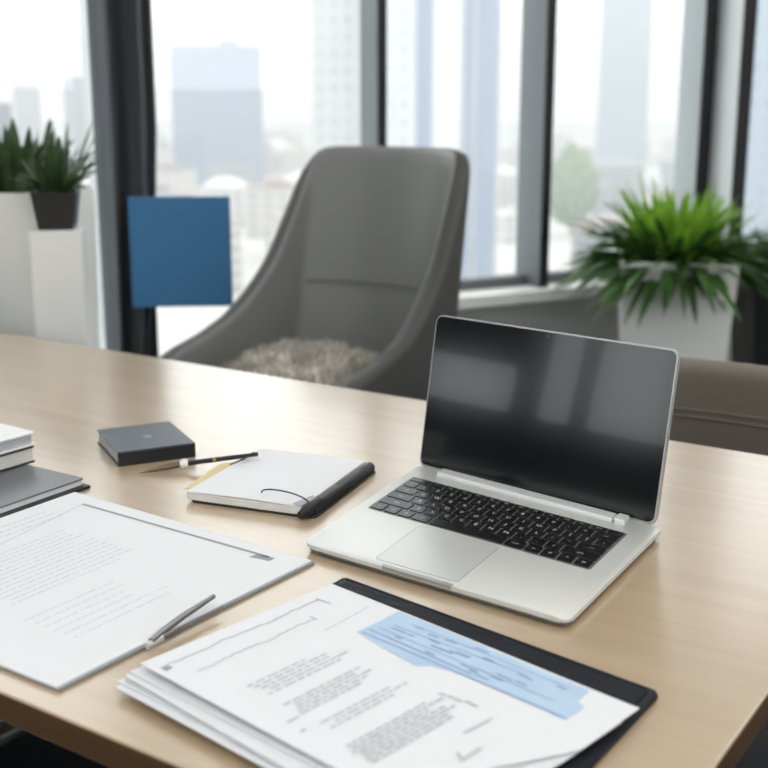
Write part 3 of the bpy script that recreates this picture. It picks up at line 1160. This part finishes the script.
body = obj('hide', b, M_fur, t, smooth=True)
fo = obj('fur_pile', fb, M_fur, t)
fo['kind'] = 'stuff'

# ------------------------------------------------------------------ taupe chair behind the laptop
t = thing('side_chair', 'low taupe upholstered chair behind the table, right of the laptop', 'chair', F(-.54, 1.98, R_(2)))
b = NB()
NX, NZ = 20, 12
g_ = []
for j in range(NZ + 1):
    z = .40 + (.797 - .40) * j / NZ
    g_.append([b.verts.new(((i / NX - .5) * .54, -.235 + .05 * (1 - (2 * i / NX - 1) ** 2) + .04 * (.8 - z), z)) for i in range(NX + 1)])
for p, q in zip(g_, g_[1:]):
    for i in range(NX):
        face(b, [p[i], p[i + 1], q[i + 1], q[i]])
bk = obj('backrest', b, M_taupe, t, smooth=True)
m1 = bk.modifiers.new('thickness', 'SOLIDIFY'); m1.thickness = .05; m1.offset = 0
m2 = bk.modifiers.new('round', 'SUBSURF'); m2.levels = 2; m2.render_levels = 2
for z in (.706, .718):
    b = NB(); tube(b, [((i / NX - .5) * .50, -.235 + .05 * (1 - (2 * i / NX - 1) ** 2) + .04 * (.8 - z) - .0255, z) for i in range(NX + 1)], .0022, 6)
    obj('back_seam', b, M_taupe, bk, smooth=True)
b = NB(); prism(b, rrect(-.25, .25, -.22, .24, .05), .38, .47, bev=.025, seg=3)
obj('seat', b, M_taupe, t, smooth=True)
for sx, sy in ((-1, -1), (1, -1), (-1, 1), (1, 1)):
    b = NB(); tube(b, [(sx * .20, sy * .17, .39), (sx * .23, sy * .20, 0)], [.016, .011], 12)
    obj('leg', b, M_blacksteel, t, smooth=True)

# ------------------------------------------------------------------ black chair tucked under the near side
t = thing('visitor_chair', 'black chair with a grey metal arm tube tucked under the near left table edge', 'chair', F(-1.155, .80, 0))
b = NB(); prism(b, rrect(-.24, .24, -.25, .22, .05), .40, .46, bev=.02, seg=3)
obj('seat', b, M_cover_black, t, smooth=True)
b = NB(); prism(b, rrect(-.23, .23, -.29, -.25, .018), .46, .66, bev=.012, seg=3)
obj('backrest', b, M_cover_black, t, smooth=True)
for sx in (-1, 1):
    b = NB()
    x = sx * .265
    tube(b, [(x, -.27, .42), (x, -.27, .54), (x, -.25, .575), (x, -.21, .59), (x, .16, .59), (x, .20, .575), (x, .22, .54), (x, .22, .03), (x, .20, .012), (x, -.25, .012)], .011, 12)
    obj('arm_frame', b, M_steel, t, smooth=True)
b = NB(); tube(b, [(-.265, -.1, .405), (.265, -.1, .405)], .009, 10); tube(b, [(-.265, .14, .405), (.265, .14, .405)], .009, 10)
obj('cross_bar', b, M_steel, t, smooth=True)

# ------------------------------------------------------------------ planters
rl = random.Random(21)


def plant_bm(n, h0, spread, wid, rise, lime, zbase, lo=0.0, deep=0, lim_ix=1):
    b = NB()
    for k in range(n):
        az = rl.uniform(0, 2 * PI)
        f = rl.random()
        rs = rise[0] + (rise[1] - rise[0]) * f
        L2 = rl.uniform(.6, 1.0) * (spread * (1 - f) + h0 * f)
        rr = .13 * math.sqrt(rl.random()) * (1 - .3 * f)
        droop = rl.uniform(.25, .75) * (1 - f * .65)
        leaf(b, (rr * math.cos(az), rr * math.sin(az), zbase), az, L2, wid * rl.uniform(.7, 1.2) * (1 - .45 * f), rs, droop, lim_ix if (f > lime) else 0, twist=rl.uniform(-.4, .4))
    return b


def planter(name, label, x, y, rz, w0, w1, h, pot_mat, bm_f, mats):
    t = thing(name, label, 'planter', place(x, y, 0, rz))
    b = NB(); frustum(b, w0, w0, w1, w1, 0, h, .014, 0, h - .05)
    obj('pot', b, pot_mat, t)
    b = NB(); box(b, -w1 / 2 + .02, w1 / 2 - .02, -w1 / 2 + .02, w1 / 2 - .02, h - .05, h - .03)
    obj('soil', b, M_soil, t)
    obj('foliage', bm_f, mats, t, smooth=True)
    return t


planter('potted_plant', 'white tapered square planter with a lime and dark green leafy plant, by the right window', .928, 3.74, R_(-9), .255, .355, .715, M_pot_white,
        plant_bm(440, .345, .29, .018, (-.05, 1.45), .66, .69), [M_leaf_dark, M_leaf_lime])
planter('potted_plant', 'glossy black planter with a dark plant at the right edge, behind the white planter', 1.36, 3.90, R_(-2), .25, .33, .68, M_pot_black,
        plant_bm(130, .22, .21, .020, (.25, 1.3), 2, .65), [M_leaf_dark, M_leaf_lime])

t = thing('potted_plant', 'tall round white planter with spiky dark green leaves at the left edge', 'planter', place(-.845, 2.74, 0))
b = NB(); lathe(b, [(0, 0), (.15, 0), (.155, .01), (.172, .99), (.170, 1.0), (.158, 1.0), (.155, .96), (0, .96)], 56)
obj('pot', b, M_pot_white, t, smooth=True, ang=40)
b = NB(); lathe(b, [(0, .975), (.154, .972), (.154, .955), (0, .955)], 32)
obj('soil', b, M_soil, t)
b = NB()
for k in range(110):
    az = rl.uniform(0, 2 * PI); rr = rl.uniform(0, .135)
    f = rl.random()
    leaf(b, (rr * math.cos(az), rr * math.sin(az), .965), az, rl.uniform(.11, .215), rl.uniform(.009, .016), .75 + .75 * f, .25 * (1 - f), 0, twist=rl.uniform(-.4, .4))
obj('foliage', b, [M_leaf_deep], t, smooth=True)

t = thing('pedestal', 'slim white plinth carrying the small black pot, in front of the round planter', 'plinth', place(-.682, 2.47, 0, R_(8)))
b = NB(); box(b, -.053, .053, -.053, .053, 0, .935, bev=.003)
obj('column', b, M_pot_white, t)
b = NB(); box(b, -.062, .062, -.062, .062, 0, .02)
obj('foot', b, M_pot_white, t)
t = thing('potted_plant', 'small black square pot with dark leaves in front of the white left planter', 'planter', place(-.682, 2.47, .935, R_(8)))
b = NB(); frustum(b, .070, .070, .092, .092, 0, .078, .004, 0, .066)
obj('pot', b, M_pot_black, t)
b = NB(); box(b, -.040, .040, -.040, .040, .064, .070)
obj('soil', b, M_soil, t)
b = NB()
for k in range(34):
    az = rl.uniform(0, 2 * PI); rr = rl.uniform(0, .03)
    f = rl.random()
    leaf(b, (rr * math.cos(az), rr * math.sin(az), .068), az, rl.uniform(.08, .135), rl.uniform(.006, .011), .7 + .8 * f, .3 * (1 - f), 0, twist=rl.uniform(-.4, .4))
obj('foliage', b, [M_leaf_deep], t, smooth=True)
